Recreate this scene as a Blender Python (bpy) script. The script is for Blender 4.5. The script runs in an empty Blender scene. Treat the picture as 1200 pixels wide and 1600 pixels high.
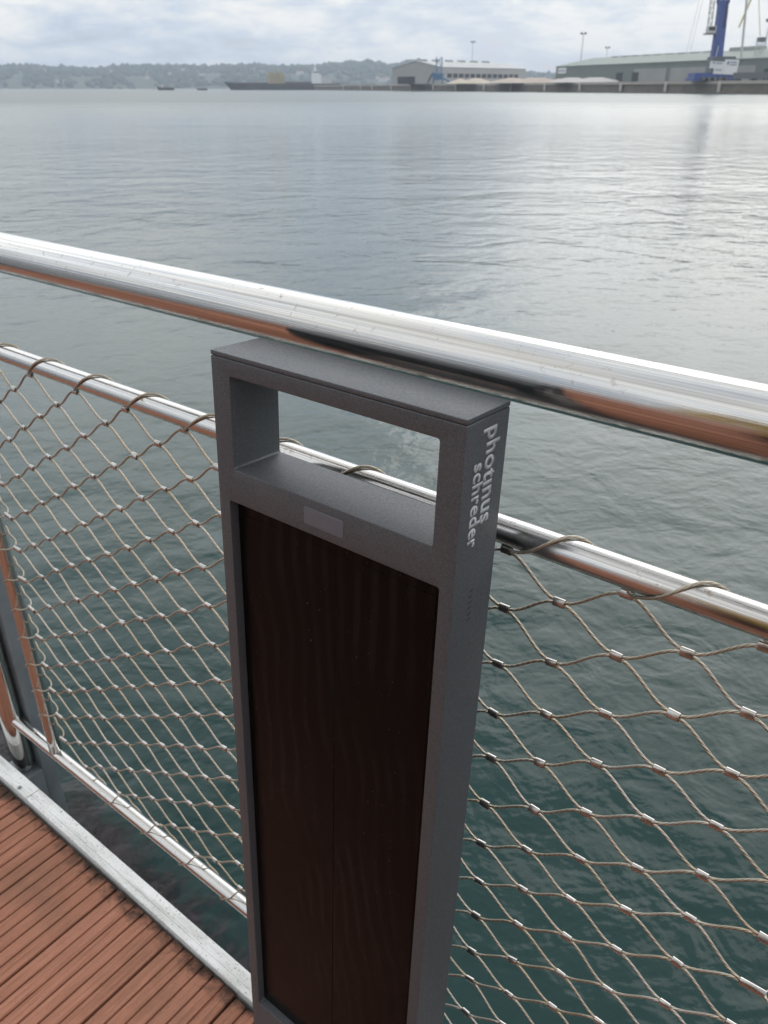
import bpy, bmesh, math, random
from mathutils import Vector, Matrix, noise as mnoise
random.seed(7)
R = math.radians
SC = bpy.context.scene
COL = SC.collection

# ------------------------------------------------------------------ camera
CAMH = 1.95                      # lens above the water
F, CX, CY, HY = 1240.0, 600.0, 800.0, 137.5      # photo focal length / centre / horizon, px of 1200x1600
PITCH = math.atan((CY - HY) / F)
cam = bpy.data.cameras.new('camera')
camo = bpy.data.objects.new('camera', cam); COL.objects.link(camo)
camo.location = (0, 0, CAMH); camo.rotation_euler = (math.pi/2 - PITCH, 0, 0)
cam.sensor_fit = 'VERTICAL'; cam.sensor_height = 32.0; cam.lens = 32.0 * F / 1600.0
cam.clip_start = 0.02; cam.clip_end = 20000
cam.dof.use_dof = True; cam.dof.focus_distance = 0.68; cam.dof.aperture_fstop = cam.lens / 1.9
SC.camera = camo
SC.render.resolution_x, SC.render.resolution_y = 768, 1024

# ------------------------------------------------------------------ sky and sun
SUN_EL, SUN_AZ = R(24), R(32)    # azimuth measured to the right of +Y
SUND = Vector((math.sin(SUN_AZ)*math.cos(SUN_EL), math.cos(SUN_AZ)*math.cos(SUN_EL), math.sin(SUN_EL)))
W = bpy.data.worlds.new('World'); SC.world = W; W.use_nodes = True
SC.view_settings.view_transform = 'Standard'; SC.view_settings.look = 'None'
SC.view_settings.exposure = 0.12; SC.view_settings.gamma = 1.0
SC.view_settings.use_curve_mapping = False
SC.cycles.max_bounces = 6; SC.cycles.diffuse_bounces = 2; SC.cycles.glossy_bounces = 4; SC.cycles.volume_bounces = 0
SC.cycles.use_adaptive_sampling = True; SC.cycles.adaptive_threshold = 0.015
W.cycles.sampling_method = 'MANUAL'; W.cycles.sample_map_resolution = 512

class NT:
    """tiny helper for node trees"""
    def __init__(s, tree): s.t = tree; s.n = tree.nodes; s.l = tree.links
    def node(s, typ, **kw):
        nd = s.n.new(typ)
        for k, v in kw.items(): setattr(nd, k, v)
        return nd
    def put(s, sock, v):
        if v is None: return
        if hasattr(v, 'is_output'): s.l.new(v, sock)
        elif isinstance(v, (tuple, list)) and sock.type == 'RGBA' and len(v) == 3: sock.default_value = (*v, 1)
        else: sock.default_value = v
    def math(s, op, a, b=None, c=None, clamp=False):
        nd = s.node('ShaderNodeMath', operation=op, use_clamp=clamp)
        for i, v in enumerate((a, b, c)): s.put(nd.inputs[i], v)
        return nd.outputs[0]
    def vmath(s, op, a, b=None):
        nd = s.node('ShaderNodeVectorMath', operation=op)
        s.put(nd.inputs[0], a); s.put(nd.inputs[1], b)
        return nd.outputs['Value'] if op in ('DOT_PRODUCT', 'LENGTH') else nd.outputs[0]
    def noise(s, vec, scale, detail=4, rough=.55, dist=0, out='Fac'):
        nd = s.node('ShaderNodeTexNoise'); s.put(nd.inputs['Vector'], vec)
        nd.inputs['Scale'].default_value = scale; nd.inputs['Detail'].default_value = detail
        nd.inputs['Roughness'].default_value = rough; nd.inputs['Distortion'].default_value = dist
        return nd.outputs[out]
    def ramp(s, fac, stops, interp='LINEAR'):
        nd = s.node('ShaderNodeValToRGB'); s.put(nd.inputs[0], fac); cr = nd.color_ramp; cr.interpolation = interp
        while len(cr.elements) < len(stops): cr.elements.new(0.5)
        for e, (p, c) in zip(cr.elements, stops):
            e.position = p; e.color = (*c, 1) if isinstance(c, (tuple, list)) else (c, c, c, 1)
        return nd.outputs[0]
    def rng(s, v, a, b, c=0., d=1., smooth=False):
        nd = s.node('ShaderNodeMapRange'); nd.clamp = True
        if smooth: nd.interpolation_type = 'SMOOTHSTEP'
        for i, x in enumerate((v, a, b, c, d)): s.put(nd.inputs[i], x)
        return nd.outputs[0]
    def mix(s, fac, a, b, mode='MIX'):
        nd = s.node('ShaderNodeMix', data_type='RGBA', blend_type=mode)
        s.put(nd.inputs['Factor'], fac); s.put(nd.inputs['A'], a); s.put(nd.inputs['B'], b)
        return nd.outputs['Result']
    def mapping(s, vec, scale=(1, 1, 1), rot=(0, 0, 0), loc=(0, 0, 0)):
        nd = s.node('ShaderNodeMapping'); s.put(nd.inputs[0], vec)
        nd.inputs['Scale'].default_value = scale; nd.inputs['Rotation'].default_value = rot; nd.inputs['Location'].default_value = loc
        return nd.outputs[0]
    def bump(s, h, dist, strength=1., nrm=None):
        nd = s.node('ShaderNodeBump'); nd.inputs['Strength'].default_value = strength; nd.inputs['Distance'].default_value = dist
        s.put(nd.inputs['Height'], h); s.put(nd.inputs['Normal'], nrm)
        return nd.outputs[0]

def build_world():
    t = NT(W.node_tree); t.n.clear()
    sky = t.node('ShaderNodeTexSky', sky_type='NISHITA'); sky.sun_disc = False
    sky.sun_elevation = SUN_EL; sky.sun_rotation = SUN_AZ
    sky.air_density = 1.2; sky.dust_density = 2.0; sky.ozone_density = 1.0
    d = t.node('ShaderNodeTexCoord').outputs['Generated']
    sp = t.node('ShaderNodeSeparateXYZ'); t.put(sp.inputs[0], d)
    z = t.math('MAXIMUM', sp.outputs[2], 0.0)
    den = t.math('ADD', z, 0.26)
    cb = t.node('ShaderNodeCombineXYZ')
    t.put(cb.inputs[0], t.math('DIVIDE', sp.outputs[0], den)); t.put(cb.inputs[1], t.math('DIVIDE', sp.outputs[1], den)); t.put(cb.inputs[2], t.math('MULTIPLY', sp.outputs[2], 2.0))
    big = t.noise(cb.outputs[0], 1.35, 5, .56, .3)
    fine = t.noise(t.mapping(cb.outputs[0], loc=(3.1, 7.7, 0)), 4.6, 5, .62, .35)
    v = t.math('ADD', t.math('MULTIPLY', big, .6), t.math('MULTIPLY', fine, .4))
    # the sun sits behind the cloud: a wide glow, muffled by the thicker cloud low down
    dsun = t.math('MAXIMUM', t.vmath('DOT_PRODUCT', d, tuple(SUND)), 0.0)
    glow = t.math('MULTIPLY', t.math('POWER', dsun, 9.0), t.rng(z, .04, .34, .12, 1.0, True))
    v2 = t.math('ADD', v, t.math('MULTIPLY', t.math('POWER', dsun, 4.0), .05))
    cloud = t.ramp(v2, [(.38, (.46, .575, .76)), (.45, (.61, .70, .83)), (.51, (.77, .82, .87)), (.58, (.96, .965, .95))])
    cloud = t.mix(t.rng(z, .12, .6, 0, .5, True), cloud, (.85, .855, .85))
    # overcast sky: brightest at middle heights on the sun's side, greyer cloud deck overhead, dull at the horizon
    side = t.rng(t.vmath('DOT_PRODUCT', d, (math.sin(SUN_AZ), math.cos(SUN_AZ), 0)), -.8, .7, .30, 1.0, True)
    hump = t.math('MULTIPLY', t.rng(z, .07, .38, 0, 1, True), t.rng(z, .50, .85, 1.0, .28, True))
    lum = t.math('ADD', t.math('ADD', .94, t.math('MULTIPLY', t.math('MULTIPLY', hump, side), 1.15)), t.math('MULTIPLY', glow, .45))
    hz = t.rng(z, 0.0, .10, .22, 0.0, True)
    cloud = t.mix(hz, cloud, (.88, .895, .90))
    cs = t.node('ShaderNodeVectorMath', operation='SCALE'); t.put(cs.inputs[0], cloud); t.put(cs.inputs[3], t.math('MULTIPLY', lum, 10.0))
    thin = t.rng(v, .36, .47, .80, 1.0, True)
    col = t.mix(thin, sky.outputs[0], cs.outputs[0])
    bg = t.node('ShaderNodeBackground'); t.put(bg.inputs[0], col); bg.inputs[1].default_value = 0.1
    out = t.node('ShaderNodeOutputWorld'); t.l.new(bg.outputs[0], out.inputs[0])
build_world()
sun = bpy.data.lights.new('sun', 'SUN'); sun.energy = 0.6; sun.angle = R(56); sun.color = (1, .95, .88)
suno = bpy.data.objects.new('sun', sun); COL.objects.link(suno)
suno.rotation_euler = (-SUND).to_track_quat('-Z', 'Y').to_euler(); suno.location = (20, 30, 60)

# ------------------------------------------------------------------ frames and helpers
def unit(v): return v / v.length
Ud = Vector((0.78858815, -0.61488915, -0.00633008))          # along the railing, to the right
Zd = unit(Vector((0, 0, 1)) - Ud * Ud.z)
Nd = Zd.cross(Ud)                                            # away from the deck, over the water
MR = Matrix.Translation((0, 0, CAMH)) @ Matrix((Ud, Nd, Zd)).transposed().to_4x4()   # railing frame (u, n, z), z=0 at lens height

def P(px, py, Y):
    """world point seen at photo pixel (px,py) that stands Y metres ahead"""
    X = (px - CX) / F; V = -(py - CY) / F
    r = Vector((X, math.cos(PITCH) + V*math.sin(PITCH), -math.sin(PITCH) + V*math.cos(PITCH)))
    return r * (Y / r.y) + Vector((0, 0, CAMH))

def mesh_of(bm, name, smooth=False, autos=None):
    bm.normal_update()
    me = bpy.data.meshes.new(name); bm.to_mesh(me); bm.free()
    if smooth or autos is not None:
        for p in me.polygons: p.use_smooth = True
        if autos is not None: me.set_sharp_from_angle(angle=autos)
    return me
def obj(name, data, mat=None, parent=None, mw=None, loc=None):
    o = bpy.data.objects.new(name, data); COL.objects.link(o)
    if mat is not None and data is not None:
        if len(data.materials) == 0: data.materials.append(mat)
    if parent is not None: o.parent = parent
    if mw is not None: o.matrix_basis = mw
    if loc is not None: o.location = loc
    return o
def tag(o, label, cat, group=None):
    o['label'] = label; o['category'] = cat
    if group: o['group'] = group
    return o
def empty(name, label=None, cat=None, mw=None, group=None):
    o = obj(name, None, mw=mw); o.empty_display_size = .1
    if label: tag(o, label, cat, group)
    return o
def struct(o): o['kind'] = 'structure'; return o

def add_box(bm, a, b, M=None):
    xs, ys, zs = (a[0], b[0]), (a[1], b[1]), (a[2], b[2])
    v = [bm.verts.new((x, y, z)) for z in zs for y in ys for x in xs]
    fs = [(0,2,3,1), (4,5,7,6), (0,1,5,4), (2,6,7,3), (0,4,6,2), (1,3,7,5)]
    for f in fs: bm.faces.new([v[i] for i in f])
    if M is not None: bmesh.ops.transform(bm, matrix=M, verts=v)
    return v
def box_mesh(a, b, bev=0, seg=2, name='box'):
    bm = bmesh.new(); add_box(bm, a, b)
    if bev: bmesh.ops.bevel(bm, geom=bm.edges[:], offset=bev, segments=seg, affect='EDGES', profile=.5)
    return mesh_of(bm, name, autos=R(40) if bev else None)
def add_bar(bm, p, q, w, h=None):
    """square bar from p to q"""
    p, q = Vector(p), Vector(q); h = h or w
    d = (q - p); L = d.length; M = Matrix.Translation(p) @ d.to_track_quat('X', 'Z').to_matrix().to_4x4()
    add_box(bm, (0, -w/2, -h/2), (L, w/2, h/2), M)
def add_cyl(bm, p, q, r0, r1=None, n=10, cap=True):
    p, q = Vector(p), Vector(q); r1 = r0 if r1 is None else r1
    Q = (q - p).to_track_quat('Z', 'Y').to_matrix()
    A = [bm.verts.new(p + Q @ Vector((math.cos(a)*r0, math.sin(a)*r0, 0))) for a in [i*2*math.pi/n for i in range(n)]]
    B = [bm.verts.new(q + Q @ Vector((math.cos(a)*r1, math.sin(a)*r1, 0))) for a in [i*2*math.pi/n for i in range(n)]]
    for i in range(n): bm.faces.new((A[i], A[(i+1) % n], B[(i+1) % n], B[i]))
    if cap: bm.faces.new(A[::-1]); bm.faces.new(B)
def add_poly(bm, pts): return bm.faces.new([bm.verts.new(p) for p in pts])
def tube(bm, pts, rad, n=8, cap=True, off=0.0):
    """round tube with UV = (metres along, turns around)"""
    uvl = bm.loops.layers.uv.verify()
    pts = [Vector(p) for p in pts]; N = len(pts)
    T = [unit(pts[min(i+1, N-1)] - pts[max(i-1, 0)]) for i in range(N)]
    nrm = T[0].orthogonal().normalized() if abs(T[0].z) > .95 else unit(Vector((0, 0, 1)) - T[0]*T[0].z)
    rings, L, Ls = [], off, []
    for i in range(N):
        if i: L += (pts[i]-pts[i-1]).length
        Ls.append(L)
        nrm = unit(nrm - T[i]*nrm.dot(T[i])); bi = T[i].cross(nrm)
        rings.append([bm.verts.new(pts[i] + (nrm*math.cos(a) + bi*math.sin(a))*rad) for a in [k*2*math.pi/n for k in range(n)]])
    for i in range(N-1):
        for k in range(n):
            f = bm.faces.new((rings[i][k], rings[i][(k+1) % n], rings[i+1][(k+1) % n], rings[i+1][k]))
            for lp, uv in zip(f.loops, ((Ls[i], k/n), (Ls[i], (k+1)/n), (Ls[i+1], (k+1)/n), (Ls[i+1], k/n))): lp[uvl].uv = uv
    if cap: bm.faces.new(rings[0][::-1]); bm.faces.new(rings[-1])

# ------------------------------------------------------------------ materials
MATS = {}
def mat(name):
    m = bpy.data.materials.new(name); m.use_nodes = True; t = NT(m.node_tree)
    b = t.n['Principled BSDF']; MATS[name] = m
    return m, t, b
def setp(t, b, **kw):
    names = dict(col='Base Color', rough='Roughness', metal='Metallic', nrm='Normal', ior='IOR', spec='Specular IOR Level', coat='Coat Weight', crough='Coat Roughness', aniso='Anisotropic')
    for k, v in kw.items(): t.put(b.inputs[names[k]], v)
def simple(name, col, rough=.6, metal=0., var=.12, scale=1.0):
    m, t, b = mat(name)
    g = t.node('ShaderNodeNewGeometry').outputs['Position']
    n1 = t.noise(g, scale, 5, .6)
    c = t.mix(n1, tuple(x*(1-var*1.6) for x in col), tuple(min(1, x*(1+var*1.6)) for x in col))
    setp(t, b, col=c, rough=rough, metal=metal)
    return m

def build_steel(name, dirt=.35, rough=.10):
    m, t, b = mat(name)
    uv = t.node('ShaderNodeUVMap').outputs[0]
    g = t.node('ShaderNodeNewGeometry').outputs['Position']
    # long polishing lines
    st = t.noise(t.mapping(uv, scale=(1.2, 46, 1)), 1.0, 6, .7)
    st2 = t.noise(t.mapping(uv, scale=(.5, 150, 1)), 1.0, 4, .7)
    h = t.math('ADD', t.math('MULTIPLY', st, .6), t.math('MULTIPLY', st2, .4))
    spots = t.noise(g, 95, 4, .7); patch = t.noise(g, 11, 4, .6)
    nz = t.node('ShaderNodeSeparateXYZ'); t.put(nz.inputs[0], t.node('ShaderNodeNewGeometry').outputs['Normal'])
    dm = t.math('MULTIPLY', t.rng(spots, .60, .69, 0, 1), t.rng(patch, .42, .62, 0, 1))
    dm = t.math('MULTIPLY', dm, t.rng(nz.outputs[2], .1, .7, .12, 1))
    dm = t.math('MULTIPLY', dm, dirt, clamp=True)
    smear = t.math('MULTIPLY', t.rng(t.noise(g, 23, 6, .7), .45, .75), t.rng(h, .4, .6))
    base = t.mix(t.rng(h, .38, .60), (.36, .35, .335), (.74, .725, .70))
    col = t.mix(dm, base, (.26, .19, .12))
    setp(t, b, col=col, metal=t.math('SUBTRACT', 1.0, t.math('MULTIPLY', dm, .8)),
         rough=t.math('ADD', t.math('ADD', rough, t.math('MULTIPLY', smear, .05)), t.math('MULTIPLY', dm, .45)),
         nrm=t.bump(h, .0004, .55))
    return m
def build_cable():
    m, t, b = mat('wire_rope')
    uv = t.node('ShaderNodeSeparateXYZ'); t.put(uv.inputs[0], t.node('ShaderNodeUVMap').outputs[0])
    g = t.node('ShaderNodeNewGeometry').outputs['Position']
    ph = t.math('ADD', t.math('MULTIPLY', uv.outputs[0], 150.0), t.math('MULTIPLY', uv.outputs[1], 3.0))
    s = t.math('ABSOLUTE', t.math('SINE', t.math('MULTIPLY', ph, math.pi)))
    tint = t.noise(g, 9, 4, .6)
    c = t.mix(t.rng(tint, .35, .68), (.46, .425, .37), (.40, .33, .23))
    c = t.mix(t.rng(s, .0, .4, .6, 0), c, (.11, .085, .06))
    setp(t, b, col=c, metal=.85, rough=.36, nrm=t.bump(s, .0005, .75))
    return m
def build_deckmat():
    m, t, b = mat('composite_board')
    g = t.node('ShaderNodeNewGeometry').outputs['Position']
    oi = t.node('ShaderNodeObjectInfo').outputs['Random']
    tc = t.node('ShaderNodeTexCoord').outputs['Object']
    off = t.node('ShaderNodeCombineXYZ'); t.put(off.inputs[1], t.math('MULTIPLY', oi, 37.0)); t.put(off.inputs[0], t.math('MULTIPLY', oi, 11.0))
    v = t.vmath('ADD', tc, off.outputs[0])
    grain = t.noise(t.mapping(v, scale=(230, 9, 60)), 1.0, 5, .7, .3)
    broad = t.noise(t.mapping(v, scale=(38, 2.2, 8)), 1.0, 4, .6)
    spec = t.noise(v, 260, 3, .7)
    c = t.mix(t.rng(grain, .3, .7), (.19, .072, .041), (.45, .205, .130))
    c = t.mix(t.rng(broad, .35, .7, 0, .5), c, (.44, .205, .135))
    c = t.mix(t.rng(oi, 0, 1, 0, .38), c, (.24, .10, .06))
    c = t.mix(t.math('MULTIPLY', t.rng(spec, .58, .70), .5), c, (.12, .05, .035))
    # black mildew that has grown in from the trimmed ends
    nn = t.vmath('DOT_PRODUCT', g, tuple(Nd))
    edge = t.rng(nn, .30, .446, 0, 1)
    grow = t.noise(g, 34, 6, .68, .4); grow2 = t.noise(g, 8, 3, .6)
    ms = t.math('ADD', t.math('MULTIPLY', t.math('POWER', edge, 3.0), .50), t.math('ADD', t.math('MULTIPLY', grow, .62), t.math('MULTIPLY', grow2, .35)))
    c = t.mix(t.rng(ms, .71, .88, 0, .9), c, (.022, .016, .012))
    stain = t.noise(t.mapping(g, loc=(5, 3, 1)), 5.5, 6, .65)
    c = t.mix(t.rng(stain, .50, .70, 0, .6), c, (.15, .080, .05))
    setp(t, b, col=c, spec=.25, rough=t.rng(grain, .3, .7, .62, .80), nrm=t.bump(t.math('ADD', grain, t.math('MULTIPLY', spec, .4)), .0018, 1.0))
    return m
def build_strip():
    m, t, b = mat('edge_aluminium')
    g = t.node('ShaderNodeNewGeometry').outputs['Position']
    tc = t.node('ShaderNodeTexCoord').outputs['Object']
    cl = t.noise(g, 13, 6, .65); sp = t.noise(g, 210, 4, .75); sm = t.noise(t.mapping(tc, scale=(7, 60, 60)), 1.0, 5, .65)
    c = t.mix(t.rng(cl, .3, .75), (.80, .80, .79), (.66, .66, .64))
    c = t.mix(t.rng(sm, .46, .70, 0, .6), c, (.34, .335, .29))
    c = t.mix(t.rng(sp, .585, .66, 0, .85), c, (.13, .115, .09))
    setp(t, b, col=c, rough=.5, metal=.05, nrm=t.bump(sp, .0006, .6))
    return m
def build_paint():
    m, t, b = mat('anthracite_powder_coat')
    g = t.node('ShaderNodeNewGeometry').outputs['Position']
    fl = t.noise(g, 2100, 2, .6); fl2 = t.noise(g, 520, 3, .7); sc = t.noise(g, 14, 4, .6)
    c = t.mix(t.rng(fl, .42, .72), (.060, .064, .071), (.185, .192, .206))
    c = t.mix(t.rng(fl2, .35, .7, 0, .35), c, (.045, .047, .052))
    c = t.mix(t.rng(sc, .5, .8, 0, .16), c, (.15, .145, .14))
    setp(t, b, col=c, metal=.35, rough=t.rng(fl2, .3, .7, .40, .56), nrm=t.bump(t.math('ADD', fl, fl2), .00018, .7))
    return m
def build_solar():
    m, t, b = mat('solar_glass')
    tc = t.node('ShaderNodeSeparateXYZ'); t.put(tc.inputs[0], t.node('ShaderNodeTexCoord').outputs['Object'])
    g = t.node('ShaderNodeNewGeometry').outputs['Position']
    s = t.math('SINE', t.math('MULTIPLY', tc.outputs[0], 2*math.pi/.0016))
    w = t.noise(g, 10, 3, .5)
    c = t.mix(t.rng(s, -.2, .9), (.0022, .0017, .0017), (.0065, .0050, .0047))
    c = t.mix(t.rng(w, .4, .7, 0, .4), c, (.005, .0034, .003))
    mo = t.math('SINE', t.math('ADD', t.math('MULTIPLY', tc.outputs[0], 330.0), t.math('ADD', t.math('MULTIPLY', t.noise(g, 4.5, 1, .5), 34.0), t.math('MULTIPLY', tc.outputs[2], 34.0))))
    c = t.mix(t.rng(mo, -.2, 1.0, 0, t.rng(t.noise(g, 14, 2, .5), .35, .65, .05, .6)), c, (.013, .0100, .0095))
    sp = t.noise(g, 330, 2, .6)
    c = t.mix(t.rng(sp, .72, .76, 0, .7), c, (.10, .095, .09))
    setp(t, b, col=c, rough=t.rng(w, .3, .7, .12, .20), spec=.085, nrm=t.bump(s, .00006, .5))
    return m
def build_water():
    m, t, b = mat('harbour_water')
    g = t.node('ShaderNodeNewGeometry').outputs['Position']
    q = t.mapping(g, scale=(.88, 1.0, 1), rot=(0, 0, R(-12)))
    n1 = t.noise(q, 1.15, 2, .5, .55); n2 = t.noise(q, 4.6, 3, .55, .5); n3 = t.noise(q, 15, 3, .55, .3); n0 = t.noise(q, .22, 2, .5, .2)
    amp = t.rng(t.noise(t.mapping(g, scale=(.35, 1, 1)), .045, 4, .6, .6), .36, .64, .40, 1.35)
    h = t.math('ADD', t.math('ADD', t.math('MULTIPLY', n1, .056), t.math('MULTIPLY', n2, .0195)), t.math('ADD', t.math('MULTIPLY', n3, .0046), t.math('MULTIPLY', n0, .05)))
    h = t.math('MULTIPLY', h, amp)
    # dark weed hanging off the pontoon just under the surface
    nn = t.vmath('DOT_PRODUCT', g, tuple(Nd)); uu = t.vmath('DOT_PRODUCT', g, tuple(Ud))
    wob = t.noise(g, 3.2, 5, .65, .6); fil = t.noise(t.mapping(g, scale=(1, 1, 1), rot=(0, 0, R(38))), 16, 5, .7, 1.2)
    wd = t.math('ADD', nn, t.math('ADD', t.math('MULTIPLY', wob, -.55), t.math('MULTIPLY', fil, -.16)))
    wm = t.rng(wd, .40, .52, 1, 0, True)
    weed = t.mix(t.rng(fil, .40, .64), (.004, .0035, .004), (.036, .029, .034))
    cl = t.noise(g, .6, 3, .5)
    body = t.mix(cl, (.006, .030, .028), (.009, .037, .035))
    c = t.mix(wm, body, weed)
    # open water away from the pontoon is ruffled finer than the waves modelled here
    rg = t.rng(t.vmath('LENGTH', g), 4, 150, .02, .34)
    setp(t, b, col=c, rough=rg, ior=1.333, nrm=t.bump(h, 1.0, 1.0))
    return m

STEEL = build_steel('polished_stainless', .6, .05); STEEL2 = build_steel('weathered_stainless', 1.0, .07)
FERR = simple('ferrule_metal', (.50, .48, .455), .27, 1.0, .28, 45)
CABLE = build_cable(); BOARD = build_deckmat(); STRIP = build_strip(); PAINT = build_paint(); SOLAR = build_solar(); WATER = build_water()
BLACK = simple('black_gasket', (.010, .010, .011), .5, 0, .1, 30)
SENSOR = simple('frosted_lens', (.115, .118, .135), .42, 0, .07, 120)
PRINT = simple('silver_print', (.47, .49, .51), .5, .15, .05, 60)
GALV = simple('galvanised_post', (.20, .225, .24), .5, .45, .16, 18)
UNDER = simple('dark_pontoon', (.05, .05, .052), .8, 0, .2, 6)

# ------------------------------------------------------------------ setting: water, hills, quay
bm = bmesh.new()
add_poly(bm, [(-9000, -9000, 0), (9000, -9000, 0), (9000, 9000, 0), (-9000, 9000, 0)])
struct(obj('water', mesh_of(bm, 'water'), WATER))

# ---- hills across the harbour
HTOP = [(-900,112),(-400,104),(-150,110),(0,108),(40,107),(100,110),(150,113),(190,108),(260,107),(330,109),(370,106),(450,108),(500,107),(540,103),(575,102),(610,106),(650,100),(700,108),(800,116),(830,119),(880,121),(1000,118),(1200,112),(1500,108),(2100,104)]
def hill_top_px(px):
    for (a, ya), (b, yb) in zip(HTOP, HTOP[1:]):
        if a <= px <= b: f = (px-a)/(b-a); f = f*f*(3-2*f); return ya + (yb-ya)*f
    return 108
HY0, HY1 = 2300.0, 3000.0
def hill_z(px, f):
    top = P(px, hill_top_px(px) + 2.2, HY1).z
    nz = mnoise.noise(Vector((px*.013, f*3.1, 4.0)))*.16 + mnoise.noise(Vector((px*.05, f*7, 1.0)))*.06
    prof = math.sin(min(1, f*1.06)*math.pi/2)**1.25
    return max(-1.5, top*(prof + nz*math.sin(f*math.pi)) + (1.2 if f > .02 else -1.5))
def hill_pt(px, f):
    Y = HY0 + (HY1-HY0)*f
    X = (px-CX)/F*math.cos(PITCH)*Y
    return Vector((X, Y, hill_z(px, f)))
bm = bmesh.new(); rows = []
NPX, NF = 230, 16
for j in range(NF+2):
    rows.append([bm.verts.new(hill_pt(-900 + 3000*i/NPX, j/NF) if j <= NF else hill_pt(-900 + 3000*i/NPX, 1.0) + Vector((0, 400, -90))) for i in range(NPX+1)])
for j in range(NF+1):
    for i in range(NPX): bm.faces.new((rows[j][i], rows[j][i+1], rows[j+1][i+1], rows[j+1][i]))
def build_hillmat():
    m, t, b = mat('hillside'); g = t.node('ShaderNodeNewGeometry').outputs['Position']
    n1 = t.noise(g, .012, 6, .6); n2 = t.noise(g, .05, 5, .6)
    c = t.ramp(n1, [(.35, (.030, .050, .022)), (.5, (.05, .075, .03)), (.6, (.05, .068, .032)), (.7, (.085, .088, .05))])
    c = t.mix(t.rng(n2, .4, .7, 0, .6), c, (.035, .05, .025)); setp(t, b, col=c, rough=.9); return m
HILL = build_hillmat()
struct(obj('hills', mesh_of(bm, 'hills', smooth=True), HILL))
LEAF = simple('far_foliage', (.036, .056, .026), .9, 0, .3, .05)
def far_wood():
    bm = bmesh.new()
    T = bmesh.new(); bmesh.ops.create_icosphere(T, subdivisions=1, radius=1); tv = [v.co.copy() for v in T.verts]; tf = [[v.index for v in f.verts] for f in T.faces]; T.free()
    rnd = random.Random(3)
    for k in range(7500):
        px = rnd.uniform(-500, 1500); f = rnd.random()**.7
        if rnd.random() < .35: f = rnd.uniform(.93, 1.0)
        if mnoise.noise(Vector((px*.02, f*4, 9))) < -.28 and f < .9: continue
        c = hill_pt(px, f); r = rnd.uniform(4, 10.5); hh = r*rnd.uniform(.7, 1.25)
        a = rnd.uniform(0, 6.28); ca, sa = math.cos(a), math.sin(a)
        vs = []
        for v in tv:
            j = 1 + rnd.uniform(-.28, .28)
            vs.append(bm.verts.new(c + Vector(((v.x*ca-v.y*sa)*r*j*1.25, (v.x*sa+v.y*ca)*r*j, v.z*hh*j + hh*.55))))
        for q in tf: bm.faces.new([vs[i] for i in q])
    o = obj('far_wood', mesh_of(bm, 'far_wood'), LEAF); o['kind'] = 'stuff'
    o['label'] = 'dark tree cover on the hills across the harbour'; o['category'] = 'trees'
far_wood()
WHITEW = simple('render_white', (.50, .49, .46), .85, 0, .06, .3); TILE = simple('clay_roof', (.26, .12, .085), .85, 0, .15, .4)
def house_mesh(w, dd, h, rf):
    b1 = bmesh.new(); add_box(b1, (-w/2, -dd/2, -3), (w/2, dd/2, h)); wall = mesh_of(b1, 'house_wall')
    b2 = bmesh.new(); e = .4
    A = [(-w/2-e, -dd/2-e, h), (w/2+e, -dd/2-e, h), (w/2+e, dd/2+e, h), (-w/2-e, dd/2+e, h)]; r0, r1 = (-w/2-e, 0, h+rf), (w/2+e, 0, h+rf)
    add_poly(b2, [A[0], A[1], r1, r0]); add_poly(b2, [A[2], A[3], r0, r1]); add_poly(b2, [A[1], A[2], r1]); add_poly(b2, [A[3], A[0], r0]); add_poly(b2, A[::-1])
    return wall, mesh_of(b2, 'house_roof')
HM = [house_mesh(10, 9, 6, 3), house_mesh(15, 10, 7, 3), house_mesh(8, 8, 7, 2.5), house_mesh(22, 11, 8, 2.5)]
rnd = random.Random(12)
HS = [(4,.5),(12,.42),(18,.6),(30,.85),(38,.72),(47,.9),(58,.35),(70,.62),(92,.22),(104,.18),(118,.55),(128,.7),(146,.5),(158,.78),(166,.68),(178,.6),(192,.55),(204,.72),(214,.5),(232,.3),(268,.45),(290,.62),(304,.7),(318,.4),(345,.55),(372,.35),(398,.5),(452,.6),(470,.4),(590,.3),(598,.22),(604,.26)]
for i, (px, f) in enumerate(HS):
    k = rnd.choice([0, 0, 1, 2, 1, 3]); c = hill_pt(px, f)
    e = empty('hillside_house', None, None, Matrix.Translation(c) @ Matrix.Rotation(rnd.uniform(-.5, .5), 4, 'Z'), None)
    tag(e, 'tiny pale house among the trees on the far hillside', 'house', 'houses on the far hillside')
    obj('wall', HM[k][0], WHITEW, e); obj('roof', HM[k][1], TILE, e)

# ---- quay
QH = 4.3
Q0, Q1 = Vector((190, 143, 0)), Vector((-71, 914, 0))
QE = unit(Q1 - Q0); QN = Vector((QE.y, -QE.x, 0))            # along the quay (away), inland
QL = (Q1 - Q0).length
MQ = Matrix.Translation(Q0) @ Matrix((QE, QN, Vector((0, 0, 1)))).transposed().to_4x4()
CONC = simple('quay_concrete', (.15, .128, .10), .9, 0, .3, .25); COPE = simple('cope_concrete', (.40, .36, .31), .9, 0, .14, .3)
PAVE = simple('quay_paving', (.30, .28, .255), .9, 0, .15, .15); FEND = simple('fender_concrete', (.52, .49, .44), .85, 0, .14, .8)
bm = bmesh.new(); add_box(bm, (0, .6, -6), (QL, 330, QH)); add_box(bm, (0, .0, -6), (QL, .6, 1.2)); add_box(bm, (0, .25, 1.2), (QL, .6, QH-1.0))
q = obj('quay', mesh_of(bm, 'quay'), CONC, mw=MQ); struct(q)
bm = bmesh.new(); add_box(bm, (0, -.25, QH-1.0), (QL, .6, QH-.02)); obj('cope_beam', mesh_of(bm, 'cope_beam'), COPE, q)
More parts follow.
